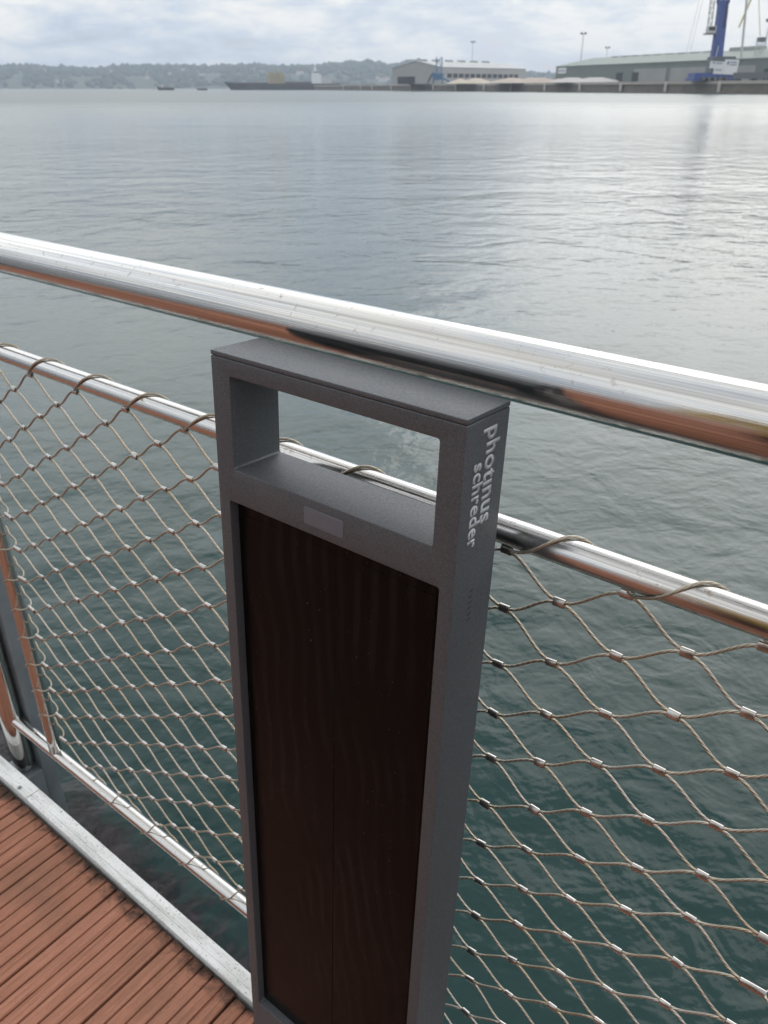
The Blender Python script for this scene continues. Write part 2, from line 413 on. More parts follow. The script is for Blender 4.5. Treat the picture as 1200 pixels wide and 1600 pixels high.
bm = bmesh.new(); add_box(bm, (0, .7, QH), (QL, 330, QH+.05)); obj('paving', mesh_of(bm, 'paving'), PAVE, q)
FPX = [1125, 1041, 971, 907, 852, 799, 757, 713, 678, 643, 612, 582, 564, 537]
ORD = 'first second third fourth fifth sixth seventh eighth ninth tenth eleventh twelfth thirteenth fourteenth'.split()
def quay_s(px):
    X = (px-CX)/F*math.cos(PITCH)      # X = k*Y on the quay line
    return (X*Q0.y - Q0.x)/(QE.x - X*QE.y)
fm = bmesh.new(); add_box(fm, (-.75, -.55, .6), (.75, -.27, QH-.15)); add_box(fm, (-.55, -.75, 1.3), (.55, -.57, QH-.7)); fm = mesh_of(fm, 'fender')
for i, px in enumerate(FPX):
    o = obj('quay_fender', fm, FEND, mw=MQ @ Matrix.Translation((quay_s(px), 0, 0)))
    tag(o, ORD[i] + ' pale fender block on the far quay wall counted from the right', 'fender', 'fender blocks along the quay wall')

def on_quay(px, Y): p = P(px, 130, Y); return Vector((p.x, p.y, QH+.05))
# ---- grey gabled warehouse
GWALL = simple('grey_cladding', (.36, .355, .34), .75, 0, .08, .12); GROOF = simple('pale_roof_sheet', (.44, .44, .43), .7, 0, .10, .1)
DARKO = simple('dark_opening', (.035, .035, .04), .8, 0, .1, 1); VENT = simple('ridge_vent_metal', (.30, .31, .29), .7, 0, .1, .5)
def gable_shed(name, C, ax, ay, L, D, eave, ridge, wall, roof, over=.4):
    """C near corner on the ground, ax along the long side, ay across; returns the empty"""
    M = Matrix.Translation(C) @ Matrix((ax, ay, Vector((0, 0, 1)))).transposed().to_4x4()
    e = empty(name, mw=M)
    b = bmesh.new()
    pr = [(0, 0), (D, 0), (D, eave), (D/2, ridge-.25), (0, eave)]
    A = [b.verts.new((0, y, z)) for y, z in pr]; B = [b.verts.new((L, y, z)) for y, z in pr]
    for i in range(5): b.faces.new((A[i], B[i], B[(i+1) % 5], A[(i+1) % 5]))
    b.faces.new(A[::-1]); b.faces.new(B); bmesh.ops.recalc_face_normals(b, faces=b.faces)
    obj('wall', mesh_of(b, 'shed_wall'), wall, e)
    sl = (ridge-eave)/(D/2)
    for sgn in (0, 1):
        b = bmesh.new()
        y0, y1 = (-over, D/2) if sgn == 0 else (D+over, D/2)
        z0, z1 = eave - over*sl + .05, ridge + .05
        v = [b.verts.new((x, y, z+dz)) for dz in (0, .3) for x, y, z in ((-over, y0, z0), (L+over, y0, z0), (L+over, y1, z1), (-over, y1, z1))]
        for f in ((0,1,2,3), (7,6,5,4), (0,4,5,1), (1,5,6,2), (2,6,7,3), (3,7,4,0)): b.faces.new([v[i] for i in f])
        bmesh.ops.recalc_face_normals(b, faces=b.faces); obj('roof_slope', mesh_of(b, 'roof_slope'), roof, e)
    return e, M
C = on_quay(690, 600); ax = unit(Vector((58, 50, 0))); ay = unit(Vector((-50, 58, 0)))
shed, SM = gable_shed('grey_warehouse', C, ax, ay, 84, 50, 9.6, 13.6, GWALL, GROOF)
tag(shed, 'long grey gabled warehouse with row of ridge vents behind the sand piles', 'warehouse')
vm = bmesh.new(); add_box(vm, (-2.6, -1.6, -.8), (2.6, 1.6, .9)); vm = mesh_of(vm, 'ridge_vent')
for i in range(6): obj('ridge_vent', vm, VENT, shed, loc=(6+i*12.5, 25, 13.9))
om = bmesh.new(); add_box(om, (0, -.12, 0), (4.2, .1, 2.4)); om = mesh_of(om, 'opening')
for i in range(13): obj('opening', om, DARKO, shed, loc=(5+i*5.6, 0, 3.7))
bm = bmesh.new(); add_box(bm, (-.12, 26, .1), (.1, 44, 4.6)); obj('doorway', mesh_of(bm, 'doorway'), DARKO, shed)
# joints in the cladding
pm = bmesh.new(); add_box(pm, (-.06, -.06, 6.35), (84.06, -.01, 6.5)); add_box(pm, (-.06, -.01, 6.35), (-.01, 50, 6.5)); obj('cladding_rail', mesh_of(pm, 'cladding_rail'), VENT, shed)
# ---- green warehouse
EW = simple('green_grey_cladding', (.135, .16, .145), .75, 0, .1, .1); ER = simple('green_roof_sheet', (.20, .235, .205), .7, 0, .1, .08)
a0, a1 = on_quay(867, 500), on_quay(1200, 352); ax = unit(a0 - a1); ay = Vector((ax.y, -ax.x, 0)); Lg = (a0-a1).length + 110
gs, GM = gable_shed('green_warehouse', a1 - ax*110, ax, ay, Lg, 46, 7.8, 11.9, EW, ER)
tag(gs, 'long green warehouse with ribbed ridge on the far quay behind the blue crane', 'warehouse')
for i in range(9): obj('ridge_vent', vm, VENT, gs, loc=(Lg-22-i*9.0, 23, 11.6))
rb = bmesh.new(); add_box(rb, (-9, -2, -.6), (9, 2, 1.3)); rb = mesh_of(rb, 'roof_monitor')
for s in (Lg-118, Lg-150, Lg-176): obj('roof_monitor', rb, VENT, gs, loc=(s, 23, 12.0))
MIDW = simple('grey_wall_panels', (.27, .275, .265), .8, 0, .16, .12)
bm = bmesh.new(); add_box(bm, (0, -.2, 0), (24, .05, 5.6)); wp = mesh_of(bm, 'wall_panel')
for s in (Lg-95, Lg-122, Lg-150): obj('wall_panel', wp, MIDW, gs, loc=(s, 0, 0))
bm = bmesh.new(); add_box(bm, (0, -.16, 0), (5, .05, 4.2)); dm = mesh_of(bm, 'door')
for s in (Lg-62, Lg-75, Lg-132, Lg-160, Lg-190): obj('door', dm, DARKO, gs, loc=(s, -.12, 0))
SIGNW = simple('sign_white', (.70, .71, .72), .6, 0, .04, 1)
obj('sign_panel', box_mesh((Lg-10.5, -.25, 4.6), (Lg-2.5, -.05, 7.2)), SIGNW, gs)
bm = bmesh.new()
for i in range(5): add_box(bm, (Lg-9.6+i*1.4, -.30, 5.3), (Lg-8.8+i*1.4, -.26, 6.4))
obj('sign_lettering', mesh_of(bm, 'sign_lettering'), simple('sign_blue', (.16, .2, .32), .6), gs)['kind'] = 'stuff'

# ---- heaps of sand and gravel
def heap(name, label, px0, px1, Y, top_px, mcol, seed, bumps):
    c0, c1 = on_quay(px0, Y), on_quay(px1, Y - 12); L = (c1-c0).length; e = unit(c1-c0); nrm = Vector((-e.y, e.x, 0)); H = P(px0, top_px, Y).z - QH
    bm = bmesh.new(); NX, NY, wid = 60, 18, 26.0; vs = []
    for j in range(NY+1):
        r = []
        for i in range(NX+1):
            s, w = i/NX, (j/NY)*2-1
            z = 0
            for bs, bw, bh in bumps: z = max(z, bh*(1 - math.hypot((s-bs)/bw, w/ .95)))
            z = max(0, z)*H*1.25; z = min(z, H*(.98+.05*mnoise.noise(Vector((s*9, w*3, seed)))))
            z += mnoise.noise(Vector((s*22, w*6, seed)))*.12*min(1, z)
            r.append(bm.verts.new(c0 + e*(L*s) + nrm*(w*wid*.5) + Vector((0, 0, z-.05))))
        vs.append(r)
    for j in range(NY):
        for i in range(NX): bm.faces.new((vs[j][i], vs[j][i+1], vs[j+1][i+1], vs[j+1][i]))
    tag(obj(name, mesh_of(bm, name, smooth=True), mcol), label, 'heap')
SAND = simple('beige_sand', (.50, .43, .34), .95, 0, .1, .5); GRAV = simple('pinkish_gravel', (.46, .385, .33), .95, 0, .12, .5); PALE = simple('pale_gravel', (.47, .44, .42), .95, 0, .1, .5)
heap('sand_heap', 'low beige sand heap beside the blue loading hopper', 702, 772, 560, 122.5, SAND, 1.0, [(.25,.30,.8),(.6,.42,1.0)])
heap('gravel_heap', 'pinkish gravel heap between the grey warehouse and the pale heap', 762, 892, 500, 121.5, GRAV, 2.0, [(.3,.35,.9),(.6,.42,1.0),(.85,.2,.7)])
heap('pale_gravel_heap', 'pale grey gravel heap in front of the green warehouse', 862, 968, 450, 121.2, PALE, 3.0, [(.3,.40,1.0),(.65,.45,1.05)])

# ---- blue loading hopper on the quay
BLUE = simple('hopper_blue', (.09, .20, .36), .6, 0, .15, .6); CBLUE = simple('crane_blue', (.035, .07, .26), .5, 0, .12, .4)
def ladder_tower(bm, base, w, h, step, t):
    for sx in (-1, 1):
        for sy in (-1, 1): add_bar(bm, base + Vector((sx*w/2, sy*w/2, 0)), base + Vector((sx*w/2, sy*w/2, h)), t)
    k = 0; z = 0
    while z + step <= h:
        s = 1 if k % 2 else -1
        for sy in (-1, 1): add_bar(bm, base + Vector((-s*w/2, sy*w/2, z)), base + Vector((s*w/2, sy*w/2, z+step)), t*.6)
        for sx in (-1, 1): add_bar(bm, base + Vector((sx*w/2, -s*w/2, z)), base + Vector((sx*w/2, s*w/2, z+step)), t*.6)
        z += step; k += 1
hb = on_quay(684, 575)
hop = empty('loading_hopper', 'blue loading hopper with lattice tower at the quay edge', 'hopper', Matrix.Translation(hb) @ Matrix.Rotation(-.2, 4, 'Z'))
bm = bmesh.new(); ladder_tower(bm, Vector((.5, 0, 5.2)), 3.4, 9.6, 2.4, .32); obj('lattice_tower', mesh_of(bm, 'lattice_tower'), BLUE, hop)
bm = bmesh.new()
v0 = [bm.verts.new(p) for p in ((-2.2, -2, 2.2), (2.2, -2, 2.2), (2.2, 2, 2.2), (-2.2, 2, 2.2))]; v1 = [bm.verts.new(p) for p in ((-4.0, -3, 5.6), (4.0, -3, 5.6), (4.0, 3, 5.6), (-4.0, 3, 5.6))]
for i in range(4): bm.faces.new((v0[i], v0[(i+1) % 4], v1[(i+1) % 4], v1[i]))
bm.faces.new(v0[::-1]); bm.faces.new(v1); obj('bin', mesh_of(bm, 'bin'), BLUE, hop)
bm = bmesh.new(); add_bar(bm, (-6.5, 0, .4), (-3.4, 0, 6.0), .9); obj('chute', mesh_of(bm, 'chute'), UNDER, hop)
bm = bmesh.new(); add_bar(bm, (-3.6, 0, 6.2), (7.5, 0, 1.2), 1.2, 1.0); obj('conveyor', mesh_of(bm, 'conveyor'), BLUE, hop)
for x, y in ((-3, -2), (3, -2), (3, 2), (-3, 2), (6.5, 0)):
    bm = bmesh.new(); add_bar(bm, (x, y, 0), (x*.95, y, 4.0 if x < 6 else 1.8), .4); obj('leg', mesh_of(bm, 'leg'), BLUE, hop)

# ---- blue harbour crane
GALVP = simple('pale_steel', (.50, .50, .48), .6, 0, .08, 1); DGREY = simple('machine_grey', (.11, .115, .12), .6, 0, .1, 1); YELL = simple('crane_yellow', (.50, .42, .20), .6, 0, .1, 1)
cb = on_quay(1116, 345)
crane = empty('harbour_crane', 'tall blue mobile harbour crane with white sign panels and cab', 'crane', Matrix.Translation(cb))
def cpart(name, bm, m, autos=None): return obj(name, mesh_of(bm, name, autos=autos), m, crane)
bm = bmesh.new(); add_box(bm, (-9.2, -4, 1.0), (5.8, 4, 2.6)); cpart('chassis', bm, CBLUE)
bm = bmesh.new(); add_box(bm, (-9.6, -5, 0), (-7.2, 5, .9)); cpart('outrigger', bm, CBLUE)
bm = bmesh.new(); add_box(bm, (3.6, -5, 0), (6.0, 5, .9)); cpart('outrigger', bm, CBLUE)
for i in range(5):
    bm = bmesh.new(); add_cyl(bm, (-5.8+i*2.2, -4.1, .75), (-5.8+i*2.2, 4.1, .75), .75, n=12); cpart('wheel', bm, DGREY)
bm = bmesh.new(); add_box(bm, (-3.0, -3.5, 2.6), (5.2, 3.5, 8.0)); cpart('machine_house', bm, DGREY)
def panel(x0, z0, x1, z1, y, tilt):
    o = obj('sign_panel', box_mesh((x0, -.1, z0), (x1, .1, z1), 0), SIGNW, crane, mw=Matrix.Translation((0, y, 0)) @ Matrix.Rotation(tilt, 4, 'Y'))
    b = bmesh.new(); w = x1-x0; h = z1-z0
    add_box(b, (x0+w*.18, -.16, z1-h*.36), (x0+w*.32, -.11, z1-h*.12))
    for k in range(2): add_box(b, (x0+w*.40, -.16, z1-h*(.22+.16*k)), (x0+w*.86, -.11, z1-h*(.14+.16*k)))
    obj('sign_marks', mesh_of(b, 'sign_marks'), MARK, o)['kind'] = 'stuff'
MARK = simple('sign_mark', (.18, .2, .25), .6)
panel(-4.6, 4.0, 0.7, 6.3, -4.3, .04); panel(-2.8, 2.2, .7, 3.98, -4.25, .04); panel(.75, 2.2, 6.0, 7.1, -4.35, .04)
bm = bmesh.new()
for (z0, x0, w0), (z1, x1, w1) in zip([(6.9, -.9, 4.0), (12, -1.1, 3.7), (22, -1.6, 3.4), (24.4, -1.8, 3.3)], [(12, -1.1, 3.7), (22, -1.6, 3.4), (24.4, -1.8, 3.3), (25.8, -1.9, 4.4)]):
    a = [bm.verts.new((x0+sx*w0/2, sy*1.3, z0)) for sx, sy in ((-1,-1),(1,-1),(1,1),(-1,1))]; c = [bm.verts.new((x1+sx*w1/2, sy*1.3, z1)) for sx, sy in ((-1,-1),(1,-1),(1,1),(-1,1))]
    for i in range(4): bm.faces.new((a[i], a[(i+1) % 4], c[(i+1) % 4], c[i]))
bm.faces.new(c); tw = cpart('tower', bm, CBLUE)
for x in (-3.4, -1.7, 0):
    b = bmesh.new(); add_box(b, (x-.6, -1.1, 25.8), (x+.2, 1.1, 26.7)); obj('sheave_head', mesh_of(b, 'sheave_head'), CBLUE, tw)
b = bmesh.new(); add_bar(b, (-.5, -1.36, 17.2), (-.7, -1.36, 25.5), 1.1, .1); obj('ladder_slot', mesh_of(b, 'ladder_slot'), UNDER, tw)
b = bmesh.new(); add_bar(b, (-1.8, -1.38, 7.8), (-1.4, -1.38, 11.4), 1.3, .1); obj('white_mark', mesh_of(b, 'white_mark'), SIGNW, tw)
bm = bmesh.new(); add_box(bm, (-6.0, -1.5, 15.6), (-3.2, 1.5, 17.9)); cab = cpart('cab', bm, GALVP)
b = bmesh.new(); add_box(b, (-5.9, -1.56, 16.4), (-3.6, -1.51, 17.6)); obj('cab_window', mesh_of(b, 'cab_window'), DARKO, cab)
b = bmesh.new(); add_box(b, (-6.6, -2.0, 15.2), (-2.9, 2.0, 15.6)); obj('cab_platform', mesh_of(b, 'cab_platform'), DGREY, cab)
bm = bmesh.new(); ladder_tower(bm, Vector((0, 0, 0)), 1.3, 34, 1.6, .14)
bmesh.ops.transform(bm, matrix=Matrix.Translation((-5.4, 0, 18.0)) @ Matrix.Rotation(-.05, 4, 'Y'), verts=bm.verts); cpart('lattice_boom', bm, DGREY)
for x in (-12.5, -11.2):
    bm = bmesh.new(); add_bar(bm, (x, 0, 9.0), (x+4.5, 0, 52), .10); cpart('hoist_rope', bm, GALVP)
# ---- second crane, slender, behind the blue one
b2 = on_quay(1160, 372)
cr2 = empty('derrick_crane', 'slender grey and yellow crane behind the blue harbour crane', 'crane', Matrix.Translation(b2))
bm = bmesh.new(); add_cyl(bm, (-1.6, 0, 0), (-5.0, 0, 34), .48, .42, 10); obj('mast', mesh_of(bm, 'mast'), GALVP, cr2)
bm = bmesh.new(); add_bar(bm, (-5.6, 0, 19.0), (-.6, 0, 36.0), .55); obj('boom', mesh_of(bm, 'boom'), YELL, cr2)
bm = bmesh.new(); add_bar(bm, (-1.2, 0, 34.0), (3.6, 0, 16.0), .22); obj('stay', mesh_of(bm, 'stay'), YELL, cr2)
bm = bmesh.new(); ladder_tower(bm, Vector((4.0, 0, 8)), 2.0, 6.5, 1.8, .25); obj('lattice_head', mesh_of(bm, 'lattice_head'), GALVP, cr2)
bm = bmesh.new(); add_box(bm, (3.0, -1.2, 14.0), (5.6, 1.2, 15.6)); obj('head_box', mesh_of(bm, 'head_box'), DGREY, cr2)
bm = bmesh.new(); add_box(bm, (-3, -2.5, 0), (6, 2.5, 8.0)); obj('base_cabin', mesh_of(bm, 'base_cabin'), DGREY, cr2)
# ---- floodlight masts
def mast(px, ytop, Y, label, lean=0):
    b = on_quay(px, Y); h = P(px, ytop, Y).z - b.z
    e = empty('floodlight_mast', label, 'light mast', Matrix.Translation(b), 'floodlight masts on the quay')
    bm = bmesh.new(); add_cyl(bm, (0, 0, 0), (lean, 0, h), .42, .22, 8); obj('pole', mesh_of(bm, 'pole'), GALVP, e)
    bm = bmesh.new(); add_cyl(bm, (lean, 0, h-.3), (lean, 0, h), 1.3, 1.3, 10); obj('crown_ring', mesh_of(bm, 'crown_ring'), GALV, e)
    for k in range(4):
        bm = bmesh.new(); a = k*math.pi/2+.4; c = Vector((lean+1.5*math.cos(a), 1.5*math.sin(a), h+.35)); add_box(bm, c-Vector((.45, .3, .4)), c+Vector((.45, .3, .4))); obj('floodlight', mesh_of(bm, 'floodlight'), DGREY, e)
mast(736, 66, 700, 'floodlight mast rising above the grey warehouse roof')
mast(904, 53, 520, 'floodlight mast at the far end of the green warehouse')
mast(943, 75, 640, 'small distant floodlight mast just above the green roof')
mast(1184, 33, 380, 'floodlight mast right of the blue crane, by the picture edge')
# ---- low dark pipe rack / wagons on the quay at the right
bm = bmesh.new(); add_box(bm, (0, -1.2, .6), (60, 1.2, 2.6)); 
for i in range(8): add_box(bm, (i*8+1, -1.3, 0), (i*8+2, 1.3, .6))
wg = obj('conveyor_gantry', mesh_of(bm, 'conveyor_gantry'), DGREY, mw=Matrix.Translation(on_quay(1147, 336)) @ Matrix.Rotation(math.atan2(-QE.y, -QE.x), 4, 'Z'))
tag(wg, 'low dark conveyor gantry along the quay at the right edge', 'gantry')

# ---- ships
HULL = simple('ship_hull', (.075, .065, .065), .7, 0, .3, .15); HULLR = simple('rusty_hull', (.10, .078, .068), .8, 0, .3, .2); DECKH = simple('cream_superstructure', (.40, .33, .20), .7, 0, .1, .3); SHIPW = simple('ship_white', (.72, .73, .74), .6, 0, .06, .3)
def hull_mesh(L, B, D, bow, sheer=.8):
    bm = bmesh.new(); n = 14; rows = []
    for i in range(n+1):
        s = i/n; x = s*L
        wf = min(1, (s/bow)**.6) if s < bow else (1 if s < .93 else 1-.35*(s-.93)/.07)
        top = D + sheer*max(0, 1-s/bow)**1.5
        rows.append([bm.verts.new((x - (1-s/bow)*.06*L*(z > .2) if s < bow else x, y*B/2*wf*(.82 if z <= 0 else 1), z)) for y, z in ((-1, top), (-1, 0), (-.6, -1.2), (.6, -1.2), (1, 0), (1, top))])
    for a, b in zip(rows, rows[1:]):
        for k in range(5): bm.faces.new((a[k], a[k+1], b[k+1], b[k]))
        bm.faces.new((a[5], a[0], b[0], b[5]))
    bm.faces.new(rows[0]); bm.faces.new(rows[-1][::-1]); bmesh.ops.recalc_face_normals(bm, faces=bm.faces)
    return mesh_of(bm, 'hull')
YS = 930.0
s0 = P(361, 140, YS); s0.z = 0; s1 = P(530, 140, YS+20); s1.z = 0; LS = (s1-s0).length
ship = empty('cargo_ship', 'long dark cargo ship with cream hold gantry and white bridge beyond the quay end', 'ship', Matrix.Translation(s0) @ Matrix.Rotation(math.atan2((s1-s0).y, (s1-s0).x), 4, 'Z'))
k = LS/170.0     # metres per photo px
obj('hull', hull_mesh(LS, 14, 6.0, .14, 1.6), HULL, ship)
obj('bulwark', box_mesh((6*k, -6.6, 6.0), (58*k, 6.6, 6.9)), HULLR, ship)
obj('hatch_cover', box_mesh((85*k, -5, 6.0), (126*k, 5, 7.6)), HULLR, ship)
gt = empty('gantry', mw=Matrix.Identity(4)); gt.parent = ship
bm = bmesh.new()
for x in (58, 66, 74, 82):
    for y in (-6, 6): add_bar(bm, (x*k, y, 6), (x*k, y, 15.5), .9)
add_box(bm, (58*k-.5, -6, 12.5), (82*k+.5, 6, 15.8)); add_box(bm, (60*k, -5.5, 6), (80*k, 5.5, 12.4))
bpy.data.objects.remove(gt); gt = obj('gantry', mesh_of(bm, 'gantry'), DECKH, ship)
bm = bmesh.new(); add_bar(bm, (82*k, -6.4, 11.5), (71*k, -6.4, 19.0), .8); obj('gantry_jib', mesh_of(bm, 'gantry_jib'), YELL, gt)
bm = bmesh.new(); add_bar(bm, (78*k, 0, 13), (75*k, 0, 18.4), .7); obj('gantry_jib', mesh_of(bm, 'gantry_jib'), YELL, gt)
br = obj('bridge', box_mesh((127*k, -6, 6), (141*k, 6, 14.5)), SHIPW, ship)
obj('wheelhouse', box_mesh((128.5*k, -5.5, 14.55), (137*k, 5.5, 17.6)), SHIPW, br)
bm = bmesh.new(); add_box(bm, (128.45*k, -5.56, 16.0), (137*k, -5.51, 17.0)); obj('bridge_window', mesh_of(bm, 'bridge_window'), DARKO, br)
obj('funnel', box_mesh((131*k, -1.5, 17.65), (134*k, 1.5, 20.6)), SHIPW, br)
obj('deckhouse', box_mesh((141.5*k, -5.5, 6), (158*k, 5.5, 11.2)), GALVP, ship)
bm = bmesh.new(); add_cyl(bm, (132.5*k, 0, 20.6), (132.5*k, 0, 24.5), .3, .15, 6); obj('signal_mast', mesh_of(bm, 'signal_mast'), SHIPW, br)
def boat(px0, px1, Y, label, wh):
    a = P(px0, 140, Y); b = P(px1, 140, Y); a.z = b.z = 0; L = (b-a).length
    e = empty('moored_boat', label, 'boat', Matrix.Translation(a), 'small boats off the ship')
    obj('hull', hull_mesh(L, 4.5, 2.4 if wh else 1.5, .25, 1.6 if wh else .5), HULLR, e)
    if wh:
        obj('wheelhouse', box_mesh((L*.12, -1.4, 2.4), (L*.32, 1.4, 4.8)), GALVP, e)
        bm = bmesh.new(); add_cyl(bm, (L*.13, 0, 4.8), (L*.13, 0, 8.2), .14, .08, 6); obj('mast', mesh_of(bm, 'mast'), DGREY, e)
boat(247, 272, 860, 'larger rust brown boat with wheelhouse left of the ship', True)
boat(308, 324, 860, 'small low brown boat nearest the ship bow', False)

# ================================================================== the pontoon deck
ZD = -1.2467                                  # deck level in the railing frame
deck = struct(empty('deck', mw=MR))
obj('joists', box_mesh((-3.2, -13.5, ZD-.20), (2.2, .432, ZD-.032)), UNDER, deck)
def board_mesh(Lb):
    w, g, dp = .1465, .0036, .0042; prof = [(-w/2, -.026), (-w/2, -.0012), (-w/2+.0012, 0)]
    for i in range(1, 6):
        x = -w/2 + i*w/6; prof += [(x-g/2-.0008, 0), (x-g/2, -.0008), (x-g/2+.0005, -dp), (x+g/2-.0005, -dp), (x+g/2, -.0008), (x+g/2+.0008, 0)]
    prof += [(w/2-.0012, 0), (w/2, -.0012), (w/2, -.026)]
    bm = bmesh.new(); A = [bm.verts.new((x, 0, z)) for x, z in prof]; B = [bm.verts.new((x, -Lb, z)) for x, z in prof]
    for i in range(len(prof)-1): bm.faces.new((A[i], B[i], B[i+1], A[i+1]))
    bm.faces.new(A); bmesh.ops.recalc_face_normals(bm, faces=bm.faces)
    return mesh_of(bm, 'board')
BM_ = board_mesh(14.0); rnd = random.Random(5)
for i in range(-16, 22):
    o = obj('board', BM_, BOARD, deck)
    o.location = (-.775 - .1515/2 - .0 + i*.1515, .4375 - rnd.uniform(0, .004), ZD + rnd.uniform(-.0006, .0006)); o.rotation_euler = (0, rnd.uniform(-.004, .004), rnd.uniform(-.001, .001))
# aluminium edge profile: raised, with two shallow drawn lines, in lengths
def strip_mesh(L):
    pr = [(.4415, -.035), (.4415, .0065), (.4425, .0078), (.4515, .0078), (.4519, .0070), (.4527, .0070), (.4531, .0078), (.4705, .0078), (.4715, .0068), (.4715, -.035)]
    bm = bmesh.new(); A = [bm.verts.new((0, y, z)) for y, z in pr]; B = [bm.verts.new((L, y, z)) for y, z in pr]
    for i in range(len(pr)-1): bm.faces.new((A[i], A[i+1], B[i+1], B[i]))
    bm.faces.new(A); bm.faces.new(B[::-1]); bmesh.ops.recalc_face_normals(bm, faces=bm.faces); return mesh_of(bm, 'edge_strip')
for u0, u1 in ((-3.2, -1.2285), (-1.2265, .85), (.852, 2.2)):
    so = obj('edge_strip', strip_mesh(u1-u0), STRIP, deck, loc=(u0, 0, ZD+.002))
for u in (-1.262, .80, -2.6):
    bm = bmesh.new(); add_cyl(bm, (u, .449, ZD+.0098), (u, .449, ZD+.0112), .0042, .0038, 14); add_cyl(bm, (u, .449, ZD+.0112), (u, .449, ZD+.0116), .002, .002, 6); obj('screw', mesh_of(bm, 'screw'), GALV, deck)
obj('fascia', box_mesh((-3.2, .440, ZD-.30), (2.2, .466, ZD-.034)), UNDER, deck)
obj('float', box_mesh((-3.1, -13.4, -2.6), (2.1, .38, ZD-.21), .03), UNDER, deck)

# ================================================================== railing
RN = .51; ZH, ZM, ZB = -.3636*RN, -.6322*RN, -2.2646*RN; RH, RM = .0243, .0118
rail = empty('railing', 'stainless steel tube railing along the pontoon edge behind the dark bollard', 'railing', MR)
def railtube(name, p, q, r, n, m, k=40):
    bm = bmesh.new(); p, q = Vector(p), Vector(q); tube(bm, [p.lerp(q, i/k) for i in range(k+1)], r, n); return obj(name, mesh_of(bm, name, smooth=True), m, rail)
railtube('handrail', (-3.2, RN, ZH), (2.2, RN, ZH), RH, 56, STEEL)
railtube('middle_rail', (-3.2, RN, ZM), (2.2, RN, ZM), RM, 36, STEEL2)
railtube('bottom_rail', (-3.2, RN, ZB), (2.2, RN, ZB), RM, 36, STEEL2)
UL, UR = -1.2015, .05
for u in (UL, UR): railtube('upright_bar', (u, RN, ZM-RM*.7), (u, RN, ZB+RM*.7), RM*.98, 32, STEEL2, 20)
def post(u):
    # rounded stainless stanchion, closed by a dome, standing on a galvanised post that runs down outside the deck
    bm = bmesh.new(); uvl = bm.loops.layers.uv.verify(); n = 32; rx, ry = .034, .019; zt, zb = ZH-RH*.6, -1.262
    st = [(zt, 1)] + [(zt+(zb-zt)*i/14, 1) for i in range(1, 15)] + [(zb-.048*math.sin(a), math.cos(a)) for a in [R(x) for x in (12, 25, 38, 50, 62, 74, 83)]]
    rg = [[bm.verts.new((rx*s*math.cos(a), -ry*max(s, .25)*math.sin(a), z)) for a in [k*2*math.pi/n for k in range(n)]] for z, s in st]
    for (A, B, (za, _), (zb_, _2)) in zip(rg, rg[1:], st, st[1:]):
        for k in range(n):
            f = bm.faces.new((A[k], B[k], B[(k+1) % n], A[(k+1) % n]))
            for lp, uv in zip(f.loops, ((za, k/n), (zb_, k/n), (zb_, (k+1)/n), (za, (k+1)/n))): lp[uvl].uv = uv
    bm.faces.new(rg[-1]); bmesh.ops.recalc_face_normals(bm, faces=bm.faces)
    o = obj('post', mesh_of(bm, 'post', smooth=True), STEEL2, rail, loc=(u, RN, 0))
    obj('backing_post', box_mesh((-.036, .0195, -1.9), (.040, .050, ZH-.03), .003), GALV, o)
    bm = bmesh.new(); add_box(bm, (-.036, -.019, -1.9), (.040, .0193, -1.300)); obj('foot_plate', mesh_of(bm, 'foot_plate'), GALV, o)
for u in (-1.374, .225, -2.97, 1.82): post(u)

# ================================================================== cable net
PP, QQ, U0, Z0 = .1035, .0600, -.265, -.341
net = empty('cable_net', 'diamond mesh of thin steel cable with crimped ferrules laced into the railing', 'cable net', MR)
CR = .00142
rnd = random.Random(21)
JIT = {}
def node_pos(r, k2):
    """ferrule position; k2 counts half columns from U0"""
    if (r, k2) not in JIT: JIT[(r, k2)] = (rnd.gauss(0, .0008), rnd.gauss(0, .0008), rnd.gauss(0, .0012))
    j = JIT[(r, k2)]
    bow = .006*math.sin((k2+17)/22*math.pi)*math.sin(r/26*math.pi)
    return Vector((U0 + k2*PP/2 + j[0], RN + j[2] + bow, Z0 - r*QQ/2 + j[1]))
KL, KR = -17, 5              # half columns of the two end rows of long ferrules (odd)
for r in range(26):          # each rope zigzags between ferrule row r and r+1
    pts = []
    for k2 in range(KL, KR+1):
        rr = r if (k2 - r) % 2 == 0 else r+1
        c = node_pos(rr, k2); s = -1 if rr == r else 1                 # below or above its neighbour
        pts.append(c + Vector((0, 0, s*CR)))
    path = []
    for a, b in zip(pts, pts[1:]):
        n = 12; fl = .0056
        for i in range(n):
            t = i/n; x = t*PP/2
            f = min(1, max(0, (x-fl)/(PP/2-2*fl))); f = f*f*(3-2*f)*.62 + f*.38
            path.append(Vector((a.x + (b.x-a.x)*t, a.y+(b.y-a.y)*t, a.z + (b.z-a.z)*f)))
    path.append(pts[-1])
    bm = bmesh.new(); tube(bm, path, CR, 8, off=rnd.random()); obj('cable', mesh_of(bm, 'cable', smooth=True), CABLE, net)
